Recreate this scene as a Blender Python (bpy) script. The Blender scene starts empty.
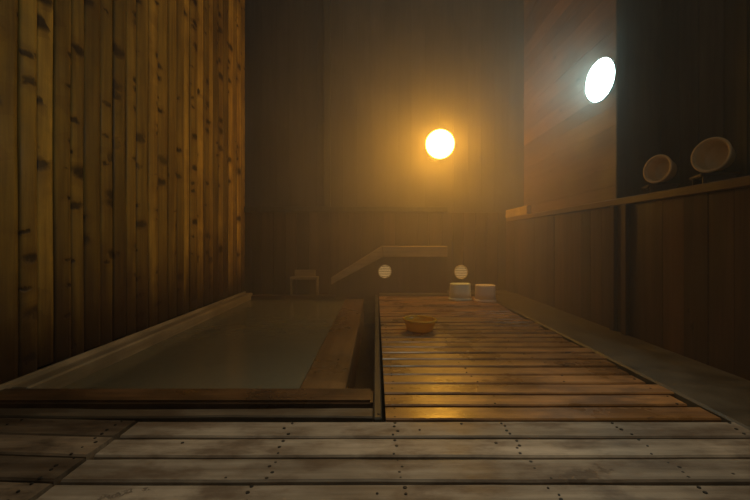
import bpy, bmesh, math, random
from mathutils import Vector, Matrix

random.seed(7)
S = bpy.context.scene
COL = S.collection
R = math.radians

# ---------------------------------------------------------------- helpers
def obj(name, bm, mats, parent=None, smooth=False, recalc=True):
    if recalc:
        bmesh.ops.recalc_face_normals(bm, faces=bm.faces[:])
    me = bpy.data.meshes.new(name)
    bm.to_mesh(me); bm.free()
    if not isinstance(mats, (list, tuple)):
        mats = [mats]
    for m in mats:
        me.materials.append(m)
    if smooth:
        for p in me.polygons:
            p.use_smooth = True
    o = bpy.data.objects.new(name, me)
    COL.objects.link(o)
    if parent:
        o.parent = parent
    return o

def tag(o, label=None, cat=None, group=None, kind=None):
    if label: o['label'] = label
    if cat: o['category'] = cat
    if group: o['group'] = group
    if kind: o['kind'] = kind
    return o

def empty(name, loc=(0, 0, 0), rot=(0, 0, 0)):
    o = bpy.data.objects.new(name, None)
    o.empty_display_size = .1
    o.location = loc; o.rotation_euler = rot
    COL.objects.link(o)
    return o

def struct(name, bm, mats, label=None, smooth=False):
    o = obj(name, bm, mats, smooth=smooth)
    o['kind'] = 'structure'
    if label: o['label'] = label
    return o

def box(bm, x0, x1, y0, y1, z0, z1, bev=0, mi=0, M=None, segs=1):
    t = bmesh.new()
    v = [t.verts.new((x, y, z)) for x in (x0, x1) for y in (y0, y1) for z in (z0, z1)]
    for f in ((0, 1, 3, 2), (4, 6, 7, 5), (0, 4, 5, 1), (2, 3, 7, 6), (0, 2, 6, 4), (1, 5, 7, 3)):
        t.faces.new([v[i] for i in f])
    if bev:
        bmesh.ops.bevel(t, geom=t.edges[:], offset=bev, segments=segs, affect='EDGES', clamp_overlap=True)
    bmesh.ops.recalc_face_normals(t, faces=t.faces[:])
    if M is not None:
        t.transform(M)
    merge(bm, t, mi)

def merge(bm, t, mi=0):
    idx = {}
    for v in t.verts:
        idx[v] = bm.verts.new(v.co)
    for f in t.faces:
        try:
            nf = bm.faces.new([idx[v] for v in f.verts])
            nf.material_index = mi
        except ValueError:
            pass
    t.free()

def lathe(bm, prof, n=48, M=None, mi=0, closed=False):
    """prof: list of (r, z); axis z."""
    t = bmesh.new()
    rings = []
    for r, z in prof:
        if r < 1e-6:
            rings.append([t.verts.new((0, 0, z))])
        else:
            rings.append([t.verts.new((r * math.cos(2 * math.pi * k / n), r * math.sin(2 * math.pi * k / n), z)) for k in range(n)])
    pairs = list(zip(rings[:-1], rings[1:]))
    if closed:
        pairs.append((rings[-1], rings[0]))
    for a, b in pairs:
        for k in range(n):
            k2 = (k + 1) % n
            if len(a) == 1 and len(b) == 1: continue
            if len(a) == 1: t.faces.new((a[0], b[k], b[k2]))
            elif len(b) == 1: t.faces.new((a[k], a[k2], b[0]))
            else: t.faces.new((a[k], a[k2], b[k2], b[k]))
    bmesh.ops.recalc_face_normals(t, faces=t.faces[:])
    if M is not None: t.transform(M)
    merge(bm, t, mi)

def prism(bm, pts, y0, y1, mi=0, bev=0):
    """polygon in xz extruded along y"""
    t = bmesh.new()
    a = [t.verts.new((x, y0, z)) for x, z in pts]
    b = [t.verts.new((x, y1, z)) for x, z in pts]
    t.faces.new(a); t.faces.new(b[::-1])
    n = len(pts)
    for k in range(n):
        t.faces.new((a[k], b[k], b[(k + 1) % n], a[(k + 1) % n]))
    bmesh.ops.recalc_face_normals(t, faces=t.faces[:])
    if bev:
        bmesh.ops.bevel(t, geom=t.edges[:], offset=bev, segments=1, affect='EDGES', clamp_overlap=True)
    merge(bm, t, mi)

# ---------------------------------------------------------------- materials
class NT:
    def __init__(self, name):
        self.m = bpy.data.materials.new(name)
        self.m.use_nodes = True
        self.t = self.m.node_tree
        self.bsdf = self.t.nodes['Principled BSDF']
        self.out = self.t.nodes['Material Output']
    def n(self, typ, **kw):
        nd = self.t.nodes.new(typ)
        for k, v in kw.items():
            if k.startswith('i_'):
                nd.inputs[k[2:].replace('_', ' ')].default_value = v
            else:
                setattr(nd, k, v)
        return nd
    def l(self, a, b):
        self.t.links.new(a, b)
    def val(self, x, inp):
        if isinstance(x, (int, float)): inp.default_value = x
        else: self.l(x, inp)
    def math(self, op, a, b=None, clamp=False):
        nd = self.t.nodes.new('ShaderNodeMath'); nd.operation = op; nd.use_clamp = clamp
        self.val(a, nd.inputs[0])
        if b is not None: self.val(b, nd.inputs[1])
        return nd.outputs[0]
    def rng(self, x, a, b, c=0., d=1., smooth=True):
        nd = self.t.nodes.new('ShaderNodeMapRange')
        nd.interpolation_type = 'SMOOTHSTEP' if smooth else 'LINEAR'
        nd.clamp = True
        self.val(x, nd.inputs['Value'])
        for k, v in zip(('From Min', 'From Max', 'To Min', 'To Max'), (a, b, c, d)):
            self.val(v, nd.inputs[k])
        return nd.outputs['Result']
    def mix(self, fac, a, b, mode='MIX'):
        nd = self.t.nodes.new('ShaderNodeMix'); nd.data_type = 'RGBA'; nd.blend_type = mode
        self.val(fac, nd.inputs[0])
        for x, i in ((a, 6), (b, 7)):
            if isinstance(x, (tuple, list)):
                nd.inputs[i].default_value = (*x[:3], 1)
            else: self.l(x, nd.inputs[i])
        return nd.outputs[2]
    def pos(self):
        return self.n('ShaderNodeTexCoord').outputs['Object']
    def scaled(self, vec, sx, sy, sz, off=None):
        mp = self.n('ShaderNodeMapping')
        mp.inputs['Scale'].default_value = (sx, sy, sz)
        self.l(vec, mp.inputs['Vector'])
        if off is not None: self.l(off, mp.inputs['Location'])
        return mp.outputs[0]
    def noise(self, vec, scale, detail=4, rough=.55):
        nd = self.n('ShaderNodeTexNoise')
        nd.inputs['Scale'].default_value = scale
        nd.inputs['Detail'].default_value = detail
        nd.inputs['Roughness'].default_value = rough
        self.l(vec, nd.inputs['Vector'])
        return nd.outputs[0]
    def bump(self, h, strength=.4, dist=.01):
        b = self.n('ShaderNodeBump')
        b.inputs['Strength'].default_value = strength
        b.inputs['Distance'].default_value = dist
        self.l(h, b.inputs['Height'])
        self.l(b.outputs[0], self.bsdf.inputs['Normal'])
    def set(self, **kw):
        for k, v in kw.items():
            k = k.replace('_', ' ')
            if isinstance(v, (int, float, tuple)):
                if isinstance(v, tuple) and len(v) == 3: v = (*v, 1)
                self.bsdf.inputs[k].default_value = v
            else: self.l(v, self.bsdf.inputs[k])

def wood(name, dark, light, axis='x', rough=(.35, .65), knots=0., knot_scale=(3, 1), grain=14., stain=None,
         island=.5, bump=.35, spec=.5, wear=None, knot_size=.075):
    """plank wood; axis = the way the grain runs."""
    N = NT(name)
    p = N.pos()
    geo = N.n('ShaderNodeNewGeometry')
    rnd = geo.outputs['Random Per Island']
    comb = N.n('ShaderNodeCombineXYZ')
    for k, mult in enumerate((37., 23., 51.)):
        N.l(N.math('MULTIPLY', rnd, mult), comb.inputs[k])
    sc = {'x': (.06, 1, 1), 'y': (1, .06, 1), 'z': (1, 1, .06)}[axis]
    g = N.scaled(p, *sc, off=comb.outputs[0])
    gr = N.noise(g, grain * 2.2, 6, .62)
    sc2 = {'x': (.18, 1, 1), 'y': (1, .18, 1), 'z': (1, 1, .18)}[axis]
    broad = N.noise(N.scaled(p, *sc2, off=comb.outputs[0]), 5., 3)
    blotch = N.noise(p, 2.3, 4, .6)
    f = N.math('ADD', N.math('MULTIPLY', gr, .55), N.math('MULTIPLY', broad, .55))
    f = N.rng(f, .32, .82)
    c = N.mix(f, dark, light)
    tint = N.rng(rnd, 0, 1, 1 - island, 1 + island * .35, smooth=False)
    c = N.mix(1., c, N.n('ShaderNodeCombineColor').outputs[0], 'MIX') if False else c
    tc = N.n('ShaderNodeCombineXYZ')
    for k in range(3): N.l(tint, tc.inputs[k])
    c = N.mix(1., c, tc.outputs[0], 'MULTIPLY')
    bl = N.rng(blotch, .35, .7, .72, 1.1)
    bc = N.n('ShaderNodeCombineXYZ')
    for k in range(3): N.l(bl, bc.inputs[k])
    c = N.mix(1., c, bc.outputs[0], 'MULTIPLY')
    h = gr
    if knots:
        sep = N.n('ShaderNodeSeparateXYZ'); N.l(p, sep.inputs[0])
        along = {'x': 0, 'y': 1, 'z': 2}[axis]
        across = {'x': 1, 'y': 2, 'z': 1}[axis]
        cv = N.n('ShaderNodeCombineXYZ')
        N.l(N.math('MULTIPLY', sep.outputs[across], knot_scale[0]), cv.inputs[0])
        N.l(N.math('ADD', N.math('MULTIPLY', sep.outputs[along], knot_scale[1]), N.math('MULTIPLY', rnd, 31.)), cv.inputs[1])
        wob = N.noise(p, 17., 3)
        va = N.n('ShaderNodeVectorMath', operation='ADD')
        wv = N.n('ShaderNodeCombineXYZ')
        N.l(N.math('MULTIPLY', N.math('SUBTRACT', wob, .5), .5), wv.inputs[0])
        N.l(N.math('MULTIPLY', N.math('SUBTRACT', wob, .5), .4), wv.inputs[1])
        N.l(cv.outputs[0], va.inputs[0]); N.l(wv.outputs[0], va.inputs[1])
        vo = N.n('ShaderNodeTexVoronoi'); vo.voronoi_dimensions = '2D'; vo.feature = 'F1'
        vo.inputs['Scale'].default_value = 1.; vo.inputs['Randomness'].default_value = .9
        N.l(va.outputs[0], vo.inputs['Vector'])
        size = N.n('ShaderNodeSeparateColor'); N.l(vo.outputs['Color'], size.inputs[0])
        kr = N.rng(size.outputs[0], .45, 1, .0, knot_size * 2.1, smooth=False)
        d = vo.outputs['Distance']
        k = N.rng(d, N.math('MULTIPLY', kr, .3), kr, 1, 0)
        halo = N.rng(d, kr, N.math('ADD', N.math('MULTIPLY', kr, 2.4), .02), .3, 0)
        c = N.mix(N.math('MULTIPLY', halo, knots), c, (dark[0] * .6, dark[1] * .45, dark[2] * .4))
        c = N.mix(N.math('MULTIPLY', k, knots), c, (dark[0] * .1, dark[1] * .07, dark[2] * .06))
        h = N.math('SUBTRACT', gr, N.math('MULTIPLY', k, 1.2))
    if stain:
        # rising damp: a ragged, dark reddish splash mark on the foot of the boards
        z0, z1, scol = stain
        sep = N.n('ShaderNodeSeparateXYZ'); N.l(p, sep.inputs[0])
        edge = N.noise(N.scaled(p, 1, 1, .12, off=comb.outputs[0]), 8., 4)
        e = N.math('ADD', N.math('ADD', sep.outputs[2], N.math('MULTIPLY', N.math('SUBTRACT', edge, .5), 1.1)), N.math('MULTIPLY', N.math('SUBTRACT', rnd, .5), .3))
        c = N.mix(N.rng(e, z0, z1, .88, 0), c, scol)
    if wear:
        wn = N.noise(N.scaled(p, 1, 2.2, 1), 3.1, 5, .65)
        c = N.mix(N.rng(wn, .42, .66, 0, wear[1]), c, wear[0])
    ro = N.rng(blotch, .3, .7, rough[0], rough[1])
    N.set(Base_Color=c, Roughness=ro)
    N.bsdf.inputs['Specular IOR Level'].default_value = spec
    if bump: N.bump(h, bump, .006)
    return N.m

def plain(name, col, rough=.5, spec=.5, var=.15, scale=6., bump=0., metal=0., trans=0.):
    N = NT(name)
    p = N.pos()
    nz = N.noise(p, scale, 5, .6)
    c = N.mix(N.rng(nz, .3, .7), tuple(x * (1 - var) for x in col), tuple(min(1, x * (1 + var)) for x in col))
    N.set(Base_Color=c, Roughness=N.rng(nz, .3, .7, max(.02, rough * .8), min(1, rough * 1.2)))
    N.bsdf.inputs['Specular IOR Level'].default_value = spec
    N.bsdf.inputs['Metallic'].default_value = metal
    if trans:
        N.bsdf.inputs['Subsurface Weight'].default_value = trans
        N.bsdf.inputs['Subsurface Radius'].default_value = (.02, .015, .01)
    if bump: N.bump(nz, bump, .01)
    return N.m

def emit(name, col, strength):
    N = NT(name)
    N.set(Base_Color=(.8, .8, .8), Emission_Color=col, Emission_Strength=float(strength))
    return N.m

M_wall_l = wood('cedar_slabs', (.25, .135, .02), (.72, .45, .075), 'z', (.5, .8), knots=.95, knot_scale=(3.0, 7.), grain=9., island=.68,
                stain=(.15, .9, (.055, .022, .009)), knot_size=.215, bump=.5)
M_wall_r = wood('dark_boards', (.05, .022, .009), (.13, .065, .03), 'z', (.55, .85), knots=.5, knot_scale=(4, 1.2), grain=9., island=.5)
M_wall_up = wood('reddish_boards', (.11, .058, .03), (.18, .1, .056), 'y', (.55, .85), knots=.7, knot_scale=(6, 2.4), grain=9., island=.4)
M_wall_near = wood('dark_grey_boards', (.035, .034, .029), (.1, .096, .082), 'z', (.6, .9), grain=9., island=.4)  # dark grey boards: near upper wall, post, fence rail and back upright
M_fence = wood('old_fence_boards', (.07, .04, .018), (.17, .1, .05), 'z', (.6, .85), knots=.4, knot_scale=(4, 1), grain=9., island=.5)
M_back = wood('grey_cladding', (.05, .043, .04), (.1, .09, .085), 'z', (.6, .9), grain=8., island=.25)
M_deck = wood('wet_deck', (.2, .085, .022), (.64, .315, .09), 'x', (.16, .56), knots=.75, knot_scale=(3.2, 1.15), grain=13., island=.35, bump=.28, spec=.6, knot_size=.05, wear=((.11, .048, .016), .75))
M_deck.node_tree.nodes['Principled BSDF'].inputs['Coat Weight'].default_value = .45
M_deck.node_tree.nodes['Principled BSDF'].inputs['Coat Roughness'].default_value = .36
M_deck_dry = wood('weathered_deck', (.28, .225, .165), (.7, .61, .5), 'x', (.42, .7), knots=.5, knot_scale=(2.2, .9), grain=13., island=.3, bump=.4, spec=.4,
                  wear=((.12, .075, .045), .75), knot_size=.05)
M_deck_brown = wood('dark_brown_deck', (.13, .09, .06), (.5, .39, .28), 'x', (.45, .7), grain=13., island=.5, bump=.4, wear=((.035, .02, .012), .85))  # darker brown than the boards right of the joint, with random near-black patches
M_deck_step = wood('worn_step', (.12, .09, .06), (.36, .3, .22), 'x', (.42, .7), grain=13., bump=.5, wear=((.06, .04, .025), .8))
M_beam = wood('tub_beam', (.075, .035, .014), (.27, .145, .065), 'x', (.25, .5), knots=.5, knot_scale=(3, 1), grain=10., island=.3, wear=((.04, .022, .012), .7))
M_ledge = wood('worn_ledge', (.32, .25, .16), (.66, .54, .37), 'y', (.4, .7), grain=10., island=.3)
M_strip = wood('grey_strip', (.04, .034, .026), (.11, .096, .072), 'y', (.3, .6), grain=10., island=.3)
M_bench = wood('wet_bench', (.14, .078, .03), (.3, .17, .07), 'y', (.25, .5), grain=10., island=.2)
M_cap = wood('pale_rail', (.36, .25, .12), (.62, .46, .25), 'x', (.4, .7), grain=10., island=.2)
M_spout = wood('stand_wood', (.22, .16, .09), (.45, .34, .2), 'x', (.4, .7), grain=10., island=.2)
M_capr = wood('ledge_cap_wood', (.08, .042, .022), (.18, .105, .055), 'y', (.4, .7), grain=10., island=.2)
M_nail = plain('rusty_nail', (.012, .009, .007), .6)
M_under = plain('dark_void', (.006, .005, .004), .9, spec=0.)
M_conc = plain('damp_concrete', (.095, .076, .048), .5, var=.3, scale=5., bump=.15)
M_iron = plain('dark_iron', (.05, .047, .043), .45, metal=.6)
M_yellow = plain('yellow_plastic', (.98, .62, .05), .22, var=.06)
_t = M_yellow.node_tree                       # thin plastic lets light through
_tr = _t.nodes.new('ShaderNodeBsdfTranslucent'); _tr.inputs[0].default_value = (1., .74, .12, 1)
_mx = _t.nodes.new('ShaderNodeMixShader'); _mx.inputs[0].default_value = .27
_t.links.new(_t.nodes['Principled BSDF'].outputs[0], _mx.inputs[1]); _t.links.new(_tr.outputs[0], _mx.inputs[2])
_t.links.new(_mx.outputs[0], _t.nodes['Material Output'].inputs[0])
M_green = plain('mint_plastic', (.84, .97, .91), .4, var=.06)
M_pink = plain('pink_plastic', (.97, .85, .79), .4, var=.06)
M_tub = plain('amber_plastic', (.8, .6, .33), .22, var=.12)
M_stool_d = wood('dark_stool_wood', (.06, .035, .018), (.15, .09, .045), 'y', (.25, .45), grain=10., island=.2)
M_amber = emit('amber_globe', (1., .45, .04), 54)
M_white = emit('white_lamp', (.62, 1., .95), 29)
M_low = emit('small_lamp_glow', (1., .6, .2), .42)
M_brown = plain('brown_louvre', (.3, .19, .08), .5)
M_cream = plain('cream_enamel', (.7, .58, .36), .4)

# milky hot water
N = NT('milky_water')
p = N.pos()
rip = N.noise(N.scaled(p, 1, 1, 1), 5., 3)
rip2 = N.noise(p, 22., 2)
N.set(Base_Color=N.mix(N.noise(p, 1.2, 3), (.15, .145, .1), (.2, .19, .135)), Roughness=.16)
N.bsdf.inputs['Specular IOR Level'].default_value = .45
N.bump(N.math('ADD', rip, N.math('MULTIPLY', rip2, .25)), .16, .03)
M_water = N.m

# ---------------------------------------------------------------- camera
cam = bpy.data.cameras.new('camera')
cam.sensor_width = 36; cam.lens = 400 / 750 * 36
cam.shift_x = -1 / 750; cam.shift_y = -9 / 750
cam.clip_start = .02
co = bpy.data.objects.new('camera', cam)
co.location = (0, 0, .75); co.rotation_euler = (R(90), 0, 0)
COL.objects.link(co); S.camera = co

# ---------------------------------------------------------------- floor
PITCH = .144
Y_EDGE = 1.676
def nails(bm, x, yc, w, spread=.012, n=4, mi=1, z=0.0):
    for k in range(n):
        px = x + random.uniform(-spread, spread)
        py = yc + (k / (n - 1) - .5) * w * .72 + random.uniform(-.008, .008) if n > 1 else yc + random.uniform(-.01, .01)
        r = random.uniform(.0035, .0065)
        lathe(bm, [(0, z + .0012), (r, z + .0008), (r * 1.1, z - .002)], 8, Matrix.Translation((px, py, 0)), mi)

def plank(bm, x0, x1, yc, w, th=.035, rot=0., dz=0., mi=0, wave=.002):
    """a board along x with slightly irregular edges"""
    t = bmesh.new()
    n = max(2, int((x1 - x0) / .12))
    secs = []
    ph = random.uniform(0, 9)
    for k in range(n + 1):
        x = x0 + (x1 - x0) * k / n
        e0 = wave * math.sin(x * 5 + ph) + random.uniform(-wave, wave) * .6
        e1 = wave * math.sin(x * 4 + ph * 2) + random.uniform(-wave, wave) * .6
        h = w / 2
        b = .006
        prof = [(-h + e0, -th), (-h + e0, -b), (-h + e0 + b, 0), (h + e1 - b, 0), (h + e1, -b), (h + e1, -th)]
        secs.append([t.verts.new((x, yy, zz)) for yy, zz in prof])
    for a, b_ in zip(secs[:-1], secs[1:]):
        for i in range(6):
            t.faces.new((a[i], a[(i + 1) % 6], b_[(i + 1) % 6], b_[i]))
    t.faces.new(secs[0]); t.faces.new(secs[-1][::-1])
    bmesh.ops.recalc_face_normals(t, faces=t.faces[:])
    mid = Vector(((x0 + x1) / 2, 0, 0)) if rot == 0 else Vector((x1, 0, 0))
    t.transform(Matrix.Translation((0, yc, dz)) @ Matrix.Translation(mid) @ Matrix.Rotation(rot, 4, 'Z') @ Matrix.Translation(-mid))
    merge(bm, t, mi)

bm = bmesh.new()
for k in range(16):
    yc = Y_EDGE - PITCH * (k + .5)
    w = PITCH - random.uniform(.015, .023)
    plank(bm, -.988, 1.95, yc, w, dz=random.uniform(-.0025, .001))
    for jx in (-.36, .08, .53, .99, 1.45):
        nails(bm, jx + random.uniform(-.01, .01), yc, w, .016, random.choice((3, 4, 4)))
    for q in range(2):
        nails(bm, random.uniform(-.9, 1.8), yc + random.uniform(-.05, .05), .02, .02, 1)
struct('floor', bm, [M_deck_dry, M_nail], 'foreground floor of wide weathered grey boards with rows of rusty nails')
bm = bmesh.new()
for k in range(16):
    yc = Y_EDGE - PITCH * (k + .5) + .008
    plank(bm, -1.95, -1.012, yc, PITCH - random.uniform(.008, .016), rot=R(-3.0), dz=random.uniform(-.004, 0))
    nails(bm, -1.06, yc, PITCH, .02, 4)
    nails(bm, -1.5 + random.uniform(-.02, .02), yc + .02, PITCH, .02, 3)
struct('floor', bm, [M_deck_brown, M_nail], 'darker brown boards of the foreground floor left of the joint')

# the bath deck beside the tub
bm = bmesh.new()
nb = 26
for k in range(nb):
    yc = Y_EDGE + PITCH * (k + .5)
    w = PITCH - random.uniform(.018, .026)
    plank(bm, .042, 1.452 + random.uniform(-.025, .025), yc, w, dz=random.uniform(-.003, .002))
    nails(bm, .085, yc, w, .006, random.choice((1, 1, 2)))
    for jx in (.53, 1.0, 1.4):
        if random.random() < .5: nails(bm, jx + random.uniform(-.03, .03), yc, w, .02, random.choice((1, 2)))
struct('floor', bm, [M_deck, M_nail], 'bath deck of narrow wet amber boards beside the tub')
Y_END = Y_EDGE + PITCH * nb

bm = bmesh.new()
box(bm, .027, 2.2, 1.689, 6.2, -.12, -.045)
box(bm, -2.0, 2.2, -.7, 1.688, -.12, -.045)
box(bm, -1.9, .03, 1.688, 1.874, -.14, -.1)
struct('floor', bm, M_under, 'dark ground under the boards')

bm = bmesh.new()
prism(bm, [(1.482, -.04), (1.482, -.004), (1.497, .004), (1.9, .04), (1.9, -.04)], -.6, 5.45)
struct('trim_1', bm, M_conc, 'smooth grey strip between the deck boards and the right wall')
bm = bmesh.new()
box(bm, .045, 1.9, Y_END + .012, 5.84, -.04, .03, .008)
struct('trim_2', bm, M_conc, 'pale kerb across the far end of the deck')

# ---------------------------------------------------------------- left wall
XL = -1.92
def slab_wall(bm, y0, y1, z0, z1, xface, wmin, wmax, crown=.012, depth=.05, direction=1, jitter=.012):
    y = y0
    while y < y1:
        w = random.uniform(wmin, wmax)
        xf = xface - direction * random.uniform(0, jitter)
        zb = z0 + random.uniform(0, .02)
        t = bmesh.new()
        nz = 14; cols = 7
        fr = []
        ph = random.uniform(0, 9); am = random.uniform(.001, .005)
        for i in range(nz + 1):
            z = zb + (z1 - zb) * i / nz
            row = []
            for j in range(cols):
                s = j / (cols - 1) * 2 - 1
                xx = xf + direction * (crown * (1 - abs(s) ** 2.4) - crown)
                e = am * math.sin(z * 3 + ph)
                row.append(t.verts.new((xx, y + w * (s + 1) / 2 * 1.0 + (e if abs(s) > .6 else e * .7), z)))
            row.append(t.verts.new((xf - direction * depth, y + w * 1.0, z)))
            row.append(t.verts.new((xf - direction * depth, y, z)))
            fr.append(row)
        m = cols + 2
        for a, b in zip(fr[:-1], fr[1:]):
            for j in range(m):
                t.faces.new((a[j], a[(j + 1) % m], b[(j + 1) % m], b[j]))
        t.faces.new(fr[0]); t.faces.new(fr[-1][::-1])
        bmesh.ops.recalc_face_normals(t, faces=t.faces[:])
        merge(bm, t)
        y += w
bm = bmesh.new()
slab_wall(bm, -.6, 5.78, .012, 4.8, XL, .11, .185, crown=.004, jitter=.006)
wl = struct('wall_left', bm, M_wall_l, 'tall left wall of knotty vertical cedar boards', smooth=False)
for p in wl.data.polygons: p.use_smooth = abs(p.normal.x) > .6
bm = bmesh.new()
box(bm, XL - .12, XL - .055, -.6, 5.85, -.3, 4.8)
struct('wall_left', bm, M_under, 'dark backing behind the left boards')

# ---------------------------------------------------------------- right wall
XR = 1.9
bm = bmesh.new()
y = -.6
while y < 5.8:
    w = random.uniform(.15, .21)
    box(bm, XR + random.uniform(0, .006), XR + .05, y, y + w - .002, .0, 1.03, .001)
    y += w
box(bm, XR + .05, XR + .09, -.6, 5.8, -.04, 1.03)
struct('wall_right', bm, M_wall_r, 'dark vertical boards of the right half wall below the ledge')
bm = bmesh.new()
box(bm, XR - .015, 2.36, -.6, 5.8, 1.027, 1.083, .006)
struct('trim_3', bm, M_capr, 'brown ledge running along the top of the right half wall')
bm = bmesh.new()
z = 1.083
while z < 4.8:
    w = random.uniform(.16, .2)
    box(bm, 2.16 + random.uniform(0, .006), 2.2, 3.3, 5.85, z, z + w - .0008, .0006)
    z += w
struct('wall_right', bm, M_wall_up, 'reddish boards of the upper right wall below the white lamp')
bm = bmesh.new()
y = -.6
while y < 3.2:
    w = min(random.uniform(.16, .22), 3.24 - y)
    box(bm, 2.3 + random.uniform(0, .006), 2.34, y, y + w - .004, 1.083, 4.8, .003)
    y += w
struct('wall_right', bm, M_wall_near, 'dark grey upper right wall behind the two propped basins')
bm = bmesh.new()
box(bm, 1.95, 2.36, 3.235, 3.262, 1.083, 4.8, .008)
struct('trim_4', bm, M_wall_near, 'dark post standing on the ledge beside the white lamp')
bm = bmesh.new()
box(bm, 1.872, 1.905, 3.0, 3.06, .041, 1.027, .004)
box(bm, 1.872, 1.905, 3.15, 3.21, .041, 1.027, .004)
struct('trim_5', bm, M_wall_r, 'pair of vertical battens on the right half wall')

# ---------------------------------------------------------------- back
bm = bmesh.new()
x = -1.98
while x < 2.2:
    w = random.uniform(.14, .19)
    box(bm, x, x + w - .005, 5.86 + random.uniform(0, .006), 5.9, -.3, 1.17, .003)
    x += w
struct('wall_back', bm, M_fence, 'dark low back fence of vertical boards')
bm = bmesh.new()
box(bm, -1.98, 1.05, 5.82, 5.94, 1.17, 1.25, .008)
struct('trim_6', bm, M_wall_near, 'dark rail along the top of the back fence')
bm = bmesh.new()
x = -2.2
while x < 2.3:
    w = random.uniform(.19, .23)
    box(bm, x, x + w - .001, 6.2, 6.24, .0, 4.8, .003)
    x += w
struct('wall_back', bm, M_back, 'pale grey boarded wall behind the back fence')
bm = bmesh.new()
box(bm, -.8, -.7, 6.12, 6.2, .0, 4.8, .006)
struct('trim_7', bm, M_wall_near, 'dark upright on the grey back wall')
# ---------------------------------------------------------------- tub
tub = empty('bathtub', (-.95, 3.9, -.6))
tag(tub, 'long sunken wooden bath tub of milky water beside the left wall', 'bathtub')
def tubpart(name, bm, m, label=None, smooth=False):
    bm.transform(Matrix.Translation((.95, -3.9, .6)))
    o = obj(name, bm, m, tub, smooth=smooth)
    if label: o['label'] = label
    return o
bm = bmesh.new()
box(bm, -1.9, -.015, 1.875, 2.045, -.6, 0., .012, segs=2)
tubpart('front_beam', bm, M_beam)
bm = bmesh.new()
plank(bm, -1.9, -.015, 1.78, .085, th=.06, dz=-.012, wave=.006)
tubpart('front_step', bm, M_deck_step, 'narrow worn board below the front beam')
bm = bmesh.new()
box(bm, -.012, .026, 1.69, Y_END + .3, -.6, .002, .006)
lathe(bm, [(0, .006), (.006, .005), (.008, .001)], 10, Matrix.Translation((.012, 1.73, 0)), 0)
tubpart('side_strip', bm, M_strip, 'narrow grey strip along the deck edge')
bm = bmesh.new()
box(bm, XL + .008, XL + .035, 1.9, 5.8, -.02, .022, .005)
box(bm, XL + .04, -1.785, 2.046, 5.8, -.6, .0, .01)
tubpart('wall_ledge', bm, M_ledge, 'pale worn board along the left wall')
bm = bmesh.new()
box(bm, -1.78, -.013, 5.7, 5.85, -.6, -.03, .01)
tubpart('back_beam', bm, M_beam)
bm = bmesh.new()
box(bm, -.43, -.17, 2.046, 5.699, -.6, -.068, .01)
tubpart('bench', bm, M_bench, 'brown wet bench board along the water')
bm = bmesh.new()
box(bm, -.17, -.013, 2.046, 5.699, -.6, -.42)
tubpart('gutter', bm, M_stool_d)
bm = bmesh.new()
box(bm, -1.785, -.43, 2.046, 5.699, -.6, -.55)
tubpart('tub_bottom', bm, M_beam)

bm = bmesh.new()
nx, ny = 24, 60
vs = [[bm.verts.new((-1.783 + 1.351 * i / nx, 2.047 + 3.65 * j / ny, -.085)) for j in range(ny + 1)] for i in range(nx + 1)]
for i in range(nx):
    for j in range(ny):
        bm.faces.new((vs[i][j], vs[i + 1][j], vs[i + 1][j + 1], vs[i][j + 1]))
w = obj('bath_water', bm, M_water, smooth=True)
tag(w, 'cloudy grey green hot water filling the sunken tub', 'water', kind='stuff')

# ---------------------------------------------------------------- low partition at the far end
lp = empty('low_partition', (.2, 5.58, -.03))
tag(lp, 'low wooden partition with a pale top rail sloping down to the left', 'partition')
def loc(bm, c): bm.transform(Matrix.Translation([-v for v in c])); return bm
LC = (.2, 5.58, -.03)
bm = bmesh.new()
prism(bm, [(-.56, -.03), (-.56, .18), (.1, .57), (.99, .57), (.99, .03), (.04, .03), (.04, -.03)], 5.56, 5.62)
obj('panel', loc(bm, LC), M_fence, lp)
bm = bmesh.new()
prism(bm, [(.1, .53), (.085, .68), (.985, .68), (.985, .53)], 5.52, 5.66, bev=.006)
obj('top_rail', loc(bm, LC), M_cap, lp)
bm = bmesh.new()
prism(bm, [(-.62, .145), (-.62, .245), (.082, .68), (.097, .53)], 5.52, 5.66, bev=.006)
obj('sloping_rail', loc(bm, LC), M_cap, lp)

# ---------------------------------------------------------------- lamps
def turn(axis):
    """matrix taking +z to axis"""
    return Vector((0, 0, 1)).rotation_difference(Vector(axis).normalized()).to_matrix().to_4x4()

# amber globe on the back wall
gx, gy, gz, gr = .885, 5.53, 2.09, .196
lamp = empty('globe_lamp', (gx, gy, gz))
tag(lamp, 'glowing amber globe lamp high on the back wall', 'lamp')
bm = bmesh.new()
bmesh.ops.create_uvsphere(bm, u_segments=24, v_segments=16, radius=gr)
obj('globe', bm, M_amber, lamp, smooth=True)
bm = bmesh.new()
lathe(bm, [(0, -.02), (.05, -.02), (.05, .36), (.1, .37), (.1, 6.2 - gy - gr + .02), (0, 6.2 - gy - gr + .02)], 24,
      Matrix.Translation((0, gr, 0)) @ turn((0, 1, 0)))
obj('wall_bracket', bm, M_iron, lamp)

# white round lamp on the upper right wall
a = R(9)
nrm = Vector((-math.cos(a), -math.sin(a), 0))
wc = Vector((2.045, 3.67, 2.225))
lamp2 = empty('floodlight', wc)
tag(lamp2, 'bright white round lamp high on the right wall beside the post', 'lamp')
Tn = turn(nrm)
bm = bmesh.new()
lathe(bm, [(0, .03), (.07, .027), (.13, .018), (.17, .006), (.188, -.006)], 40, Tn)
obj('diffuser', bm, M_white, lamp2, smooth=True)
bm = bmesh.new()
lathe(bm, [(.188, -.006), (.196, -.002), (.198, -.02), (.17, -.05), (.07, -.06), (0, -.06)], 40, Tn)
obj('housing', bm, M_iron, lamp2)
bm = bmesh.new()
box(bm, .03, .115, -.03, .03, -.04, .04, .004)
obj('bracket', bm, M_iron, lamp2)

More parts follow.
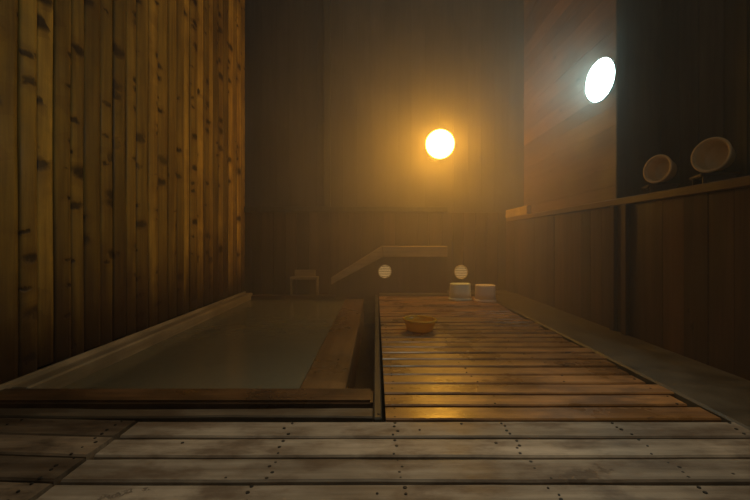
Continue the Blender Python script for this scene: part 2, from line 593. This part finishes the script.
# small louvred round lights low on the back
def low_light(c, r, label):
    e = empty('round_wall_light', c)
    tag(e, label, 'wall light', 'round louvred lights at the far end')
    F = turn((0, -1, 0))
    bm = bmesh.new()
    lathe(bm, [(0, .004), (r * .86, .004), (r * .86, 0), (0, 0)], 32, F)
    obj('diffuser', bm, M_low, e)
    bm = bmesh.new()
    lathe(bm, [(r * .86, 0), (r * .86, .018), (r * .92, .024), (r, .018), (r, 0)], 32, F, closed=True)
    obj('bezel', bm, M_cream, e)
    bm = bmesh.new()
    for k in range(-3, 4):
        z = k * r * .235
        hw = math.sqrt(max(0, (r * .86) ** 2 - z * z))
        box(bm, -hw, hw, -.016, -.005, z - r * .05, z + r * .05, .002)
    obj('louvre', bm, M_brown, e)
    return e
low_light((.123, 5.556, .327), .097, 'small round louvred light below the pale sloping rail')
low_light((1.243, 5.856, .296), .104, 'small round louvred light on the back fence above the bath stools')

# ---------------------------------------------------------------- basins
def basin_mesh(r_top, r_bot, h, th=.006, rim=.008):
    bm = bmesh.new()
    lathe(bm, [(0, 0.003), (r_bot * .8, .003), (r_bot * .84, 0), (r_bot * .97, 0), (r_bot, .006),
               (r_bot + (r_top - r_bot) * .6, h * .62), (r_top - rim, h - rim * 1.4), (r_top - rim - th, h - rim * 1.4), (r_bot + (r_top - r_bot) * .6 - th, h * .62),
               (r_bot - th, .014), (r_bot * .9, .009), (0, .009)], 64)
    return bm
def rim_mesh(r_top, h, rim=.008):
    bm = bmesh.new()
    prof = [(r_top - rim * .55 + rim * .75 * math.cos(t), h - rim * .75 + rim * .75 * math.sin(t)) for t in [2 * math.pi * k / 10 for k in range(10)]]
    lathe(bm, prof, 64, closed=True)
    return bm
yb = empty('wash_basin', (.367, 3.36, .003), (R(.6), R(1.6), 0))
tag(yb, 'round yellow plastic wash basin standing on the wet deck', 'basin')
obj('bowl', basin_mesh(.139, .108, .096), M_yellow, yb, smooth=True)
obj('rim', rim_mesh(.141, .098, .012), M_yellow, yb, smooth=True)

# ledge basins, each propped on its side on a low stool
def low_stool(c, label):
    e = empty('low_stool', c, (0, 0, R(-20)))
    tag(e, label, 'stool', 'low stools on the right ledge')
    bm = bmesh.new(); box(bm, -.1, .09, -.09, .09, .052, .07, .006, segs=2); obj('seat', bm, M_stool_d, e)
    for s in (-1, 1):
        bm = bmesh.new(); box(bm, -.085, .075, s * .075 - .008, s * .075 + .008, 0, .053, .003); obj('leg', bm, M_stool_d, e)
    return e
def ledge_basin(c, r, yaw, pitch, label):
    ax = Vector((-math.cos(R(yaw)) * math.cos(R(pitch)), -math.sin(R(yaw)) * math.cos(R(pitch)), math.sin(R(pitch))))
    e = empty('propped_basin', c)
    tag(e, label, 'basin', 'amber basins propped on the right ledge')
    T = turn(ax) @ Matrix.Translation((0, 0, -.1))
    bm = basin_mesh(r, r * .8, .1, th=.006); bm.transform(T); obj('bowl', bm, M_tub, e, smooth=True)
    bm = rim_mesh(r + .003, .1, .011); bm.transform(T); obj('rim', bm, M_tub, e, smooth=True)
    return e
low_stool((2.055, 2.89, 1.083), 'low dark stool under the farther propped basin, nearer the white lamp')
low_stool((2.055, 2.43, 1.083), 'low dark stool under the nearer propped basin at the right edge')
ledge_basin((2.02, 2.88, 1.27), .1, 20, 7, 'smaller looking amber basin propped on its side, nearer the white lamp')
ledge_basin((2.02, 2.42, 1.272), .104, 22, 7, 'larger looking amber basin propped on its side, nearest the right edge')

# ---------------------------------------------------------------- bath stools
def rr(w, d, r, z, n=6):
    pts = []
    for cx, cy, a0 in ((w / 2 - r, d / 2 - r, 0), (-w / 2 + r, d / 2 - r, 90), (-w / 2 + r, -d / 2 + r, 180), (w / 2 - r, -d / 2 + r, 270)):
        for k in range(n + 1):
            t = R(a0 + 90 * k / n)
            pts.append((cx + r * math.cos(t), cy + r * math.sin(t), z))
    return pts
def loft(bm, loops, cap0=True, cap1=True):
    t = bmesh.new()
    L = [[t.verts.new(p) for p in l] for l in loops]
    n = len(L[0])
    for a_, b_ in zip(L[:-1], L[1:]):
        for k in range(n): t.faces.new((a_[k], a_[(k + 1) % n], b_[(k + 1) % n], b_[k]))
    if cap0: t.faces.new(L[0][::-1])
    if cap1: t.faces.new(L[-1])
    bmesh.ops.recalc_face_normals(t, faces=t.faces[:])
    merge(bm, t)
def bath_stool(c, rot, m, label, w=.28, d=.235, h=.205):
    e = empty('bath_stool', c, (0, 0, R(rot)))
    tag(e, label, 'stool', 'plastic bath stools at the far end of the deck')
    bm = bmesh.new()
    loft(bm, [rr(w * .97, d * .97, .1, .022), rr(w * .945, d * .94, .098, h * .5), rr(w * .92, d * .9, .094, h - .03), rr(w * .9, d * .88, .09, h - .018)])
    obj('body', bm, m, e, smooth=True)
    bm = bmesh.new()
    loft(bm, [rr(w * .9, d * .88, .09, h - .018), rr(w * .93, d * .91, .095, h - .014), rr(w * .92, d * .9, .095, h - .004), rr(w * .84, d * .8, .085, h), rr(w * .4, d * .3, .03, h - .006)])
    obj('seat', bm, m, e)
    bm = bmesh.new()
    loft(bm, [rr(w * 1.03, d * 1.03, .105, 0), rr(w * 1.04, d * 1.04, .107, .012), rr(w * 1.0, d * 1.0, .103, .024), rr(w * .96, d * .96, .1, .026)])
    obj('foot_rim', bm, m, e)
    return e
bath_stool((1.077, 5.12, .003), 6, M_green, 'pale mint plastic bath stool, left of the pink one')
bath_stool((1.363, 4.99, .003), -12, M_pink, 'pale pink plastic bath stool, right of the mint one', w=.262, h=.2)

# ---------------------------------------------------------------- wooden stand at the head of the tub
st = empty('wooden_stand', (-1.03, 5.775, -.028))
tag(st, 'small wooden stand with flat top at the far end of the tub', 'stand')
bm = bmesh.new(); box(bm, -.2, .2, -.07, .05, .225, .265, .006); obj('top', bm, M_spout, st)
for s in (-1, 1):
    bm = bmesh.new(); box(bm, s * .185 - .012, s * .185 + .012, -.06, .045, 0, .226, .004); obj('leg', bm, M_spout, st)
bm = bmesh.new(); box(bm, -.15, .15, .03, .052, .264, .36, .006); obj('back_board', bm, M_spout, st)

# pale block on the far end of the ledge
bm = bmesh.new()
box(bm, -.03, .03, -.42, .42, 0, .06, .008, segs=2)
box(bm, -.028, .027, -.41, .415, .061, .115, .008, segs=2)
c = obj('wooden_block', bm, M_cap)
c.location = (1.917, 5.42, 1.083)
tag(c, 'pale wooden block lying on the far end of the right ledge', 'block')

# ---------------------------------------------------------------- steam
N = NT('steam')
N.t.nodes.remove(N.bsdf)
p = N.pos()
sep = N.n('ShaderNodeSeparateXYZ'); N.l(p, sep.inputs[0])
ramp = N.rng(sep.outputs[1], 1.6, 4.7, .012, .18)
nz = N.noise(p, .9, 3, .5)
den = N.math('MULTIPLY', N.math('MULTIPLY', ramp, N.rng(nz, .3, .7, .65, 1.35)), N.math('MULTIPLY', N.rng(sep.outputs[0], -1.9, .2, .22, 1.), N.rng(sep.outputs[2], 1.3, 3.3, 1., .2)))
vs_ = N.n('ShaderNodeVolumeScatter')
vs_.inputs['Color'].default_value = (.95, .93, .9, 1)
vs_.inputs['Anisotropy'].default_value = .4
N.l(den, vs_.inputs['Density'])
N.l(vs_.outputs[0], N.out.inputs['Volume'])
bm = bmesh.new()
box(bm, -2.15, 2.5, -1.2, 6.4, -.7, 5.2)
stm = obj('steam', bm, N.m)
tag(stm, 'warm steam hanging over the tub and the far end of the deck', 'steam', kind='stuff')

# unseen overhead spot, added to brighten the foreground boards
pl = bpy.data.lights.new('overhead_fill', 'SPOT')
pl.energy = 75; pl.color = (1., .84, .58); pl.spot_size = R(84); pl.spot_blend = 1.; pl.shadow_soft_size = .09
po = bpy.data.objects.new('overhead_fill', pl); po.location = (.4, 2.0, 2.9); po.rotation_euler = (R(-13), 0, 0)
COL.objects.link(po)

# ---------------------------------------------------------------- night sky
wd = bpy.data.worlds.new('night'); S.world = wd; wd.use_nodes = True
bg = wd.node_tree.nodes['Background']
bg.inputs['Color'].default_value = (.54, .5, .4, 1)
bg.inputs['Strength'].default_value = .11

S.cycles.volume_bounces = 2
S.view_settings.view_transform = 'Standard'
S.view_settings.look = 'None'
S.view_settings.gamma = 1
S.view_settings.use_curve_mapping = False
S.view_settings.exposure = 0
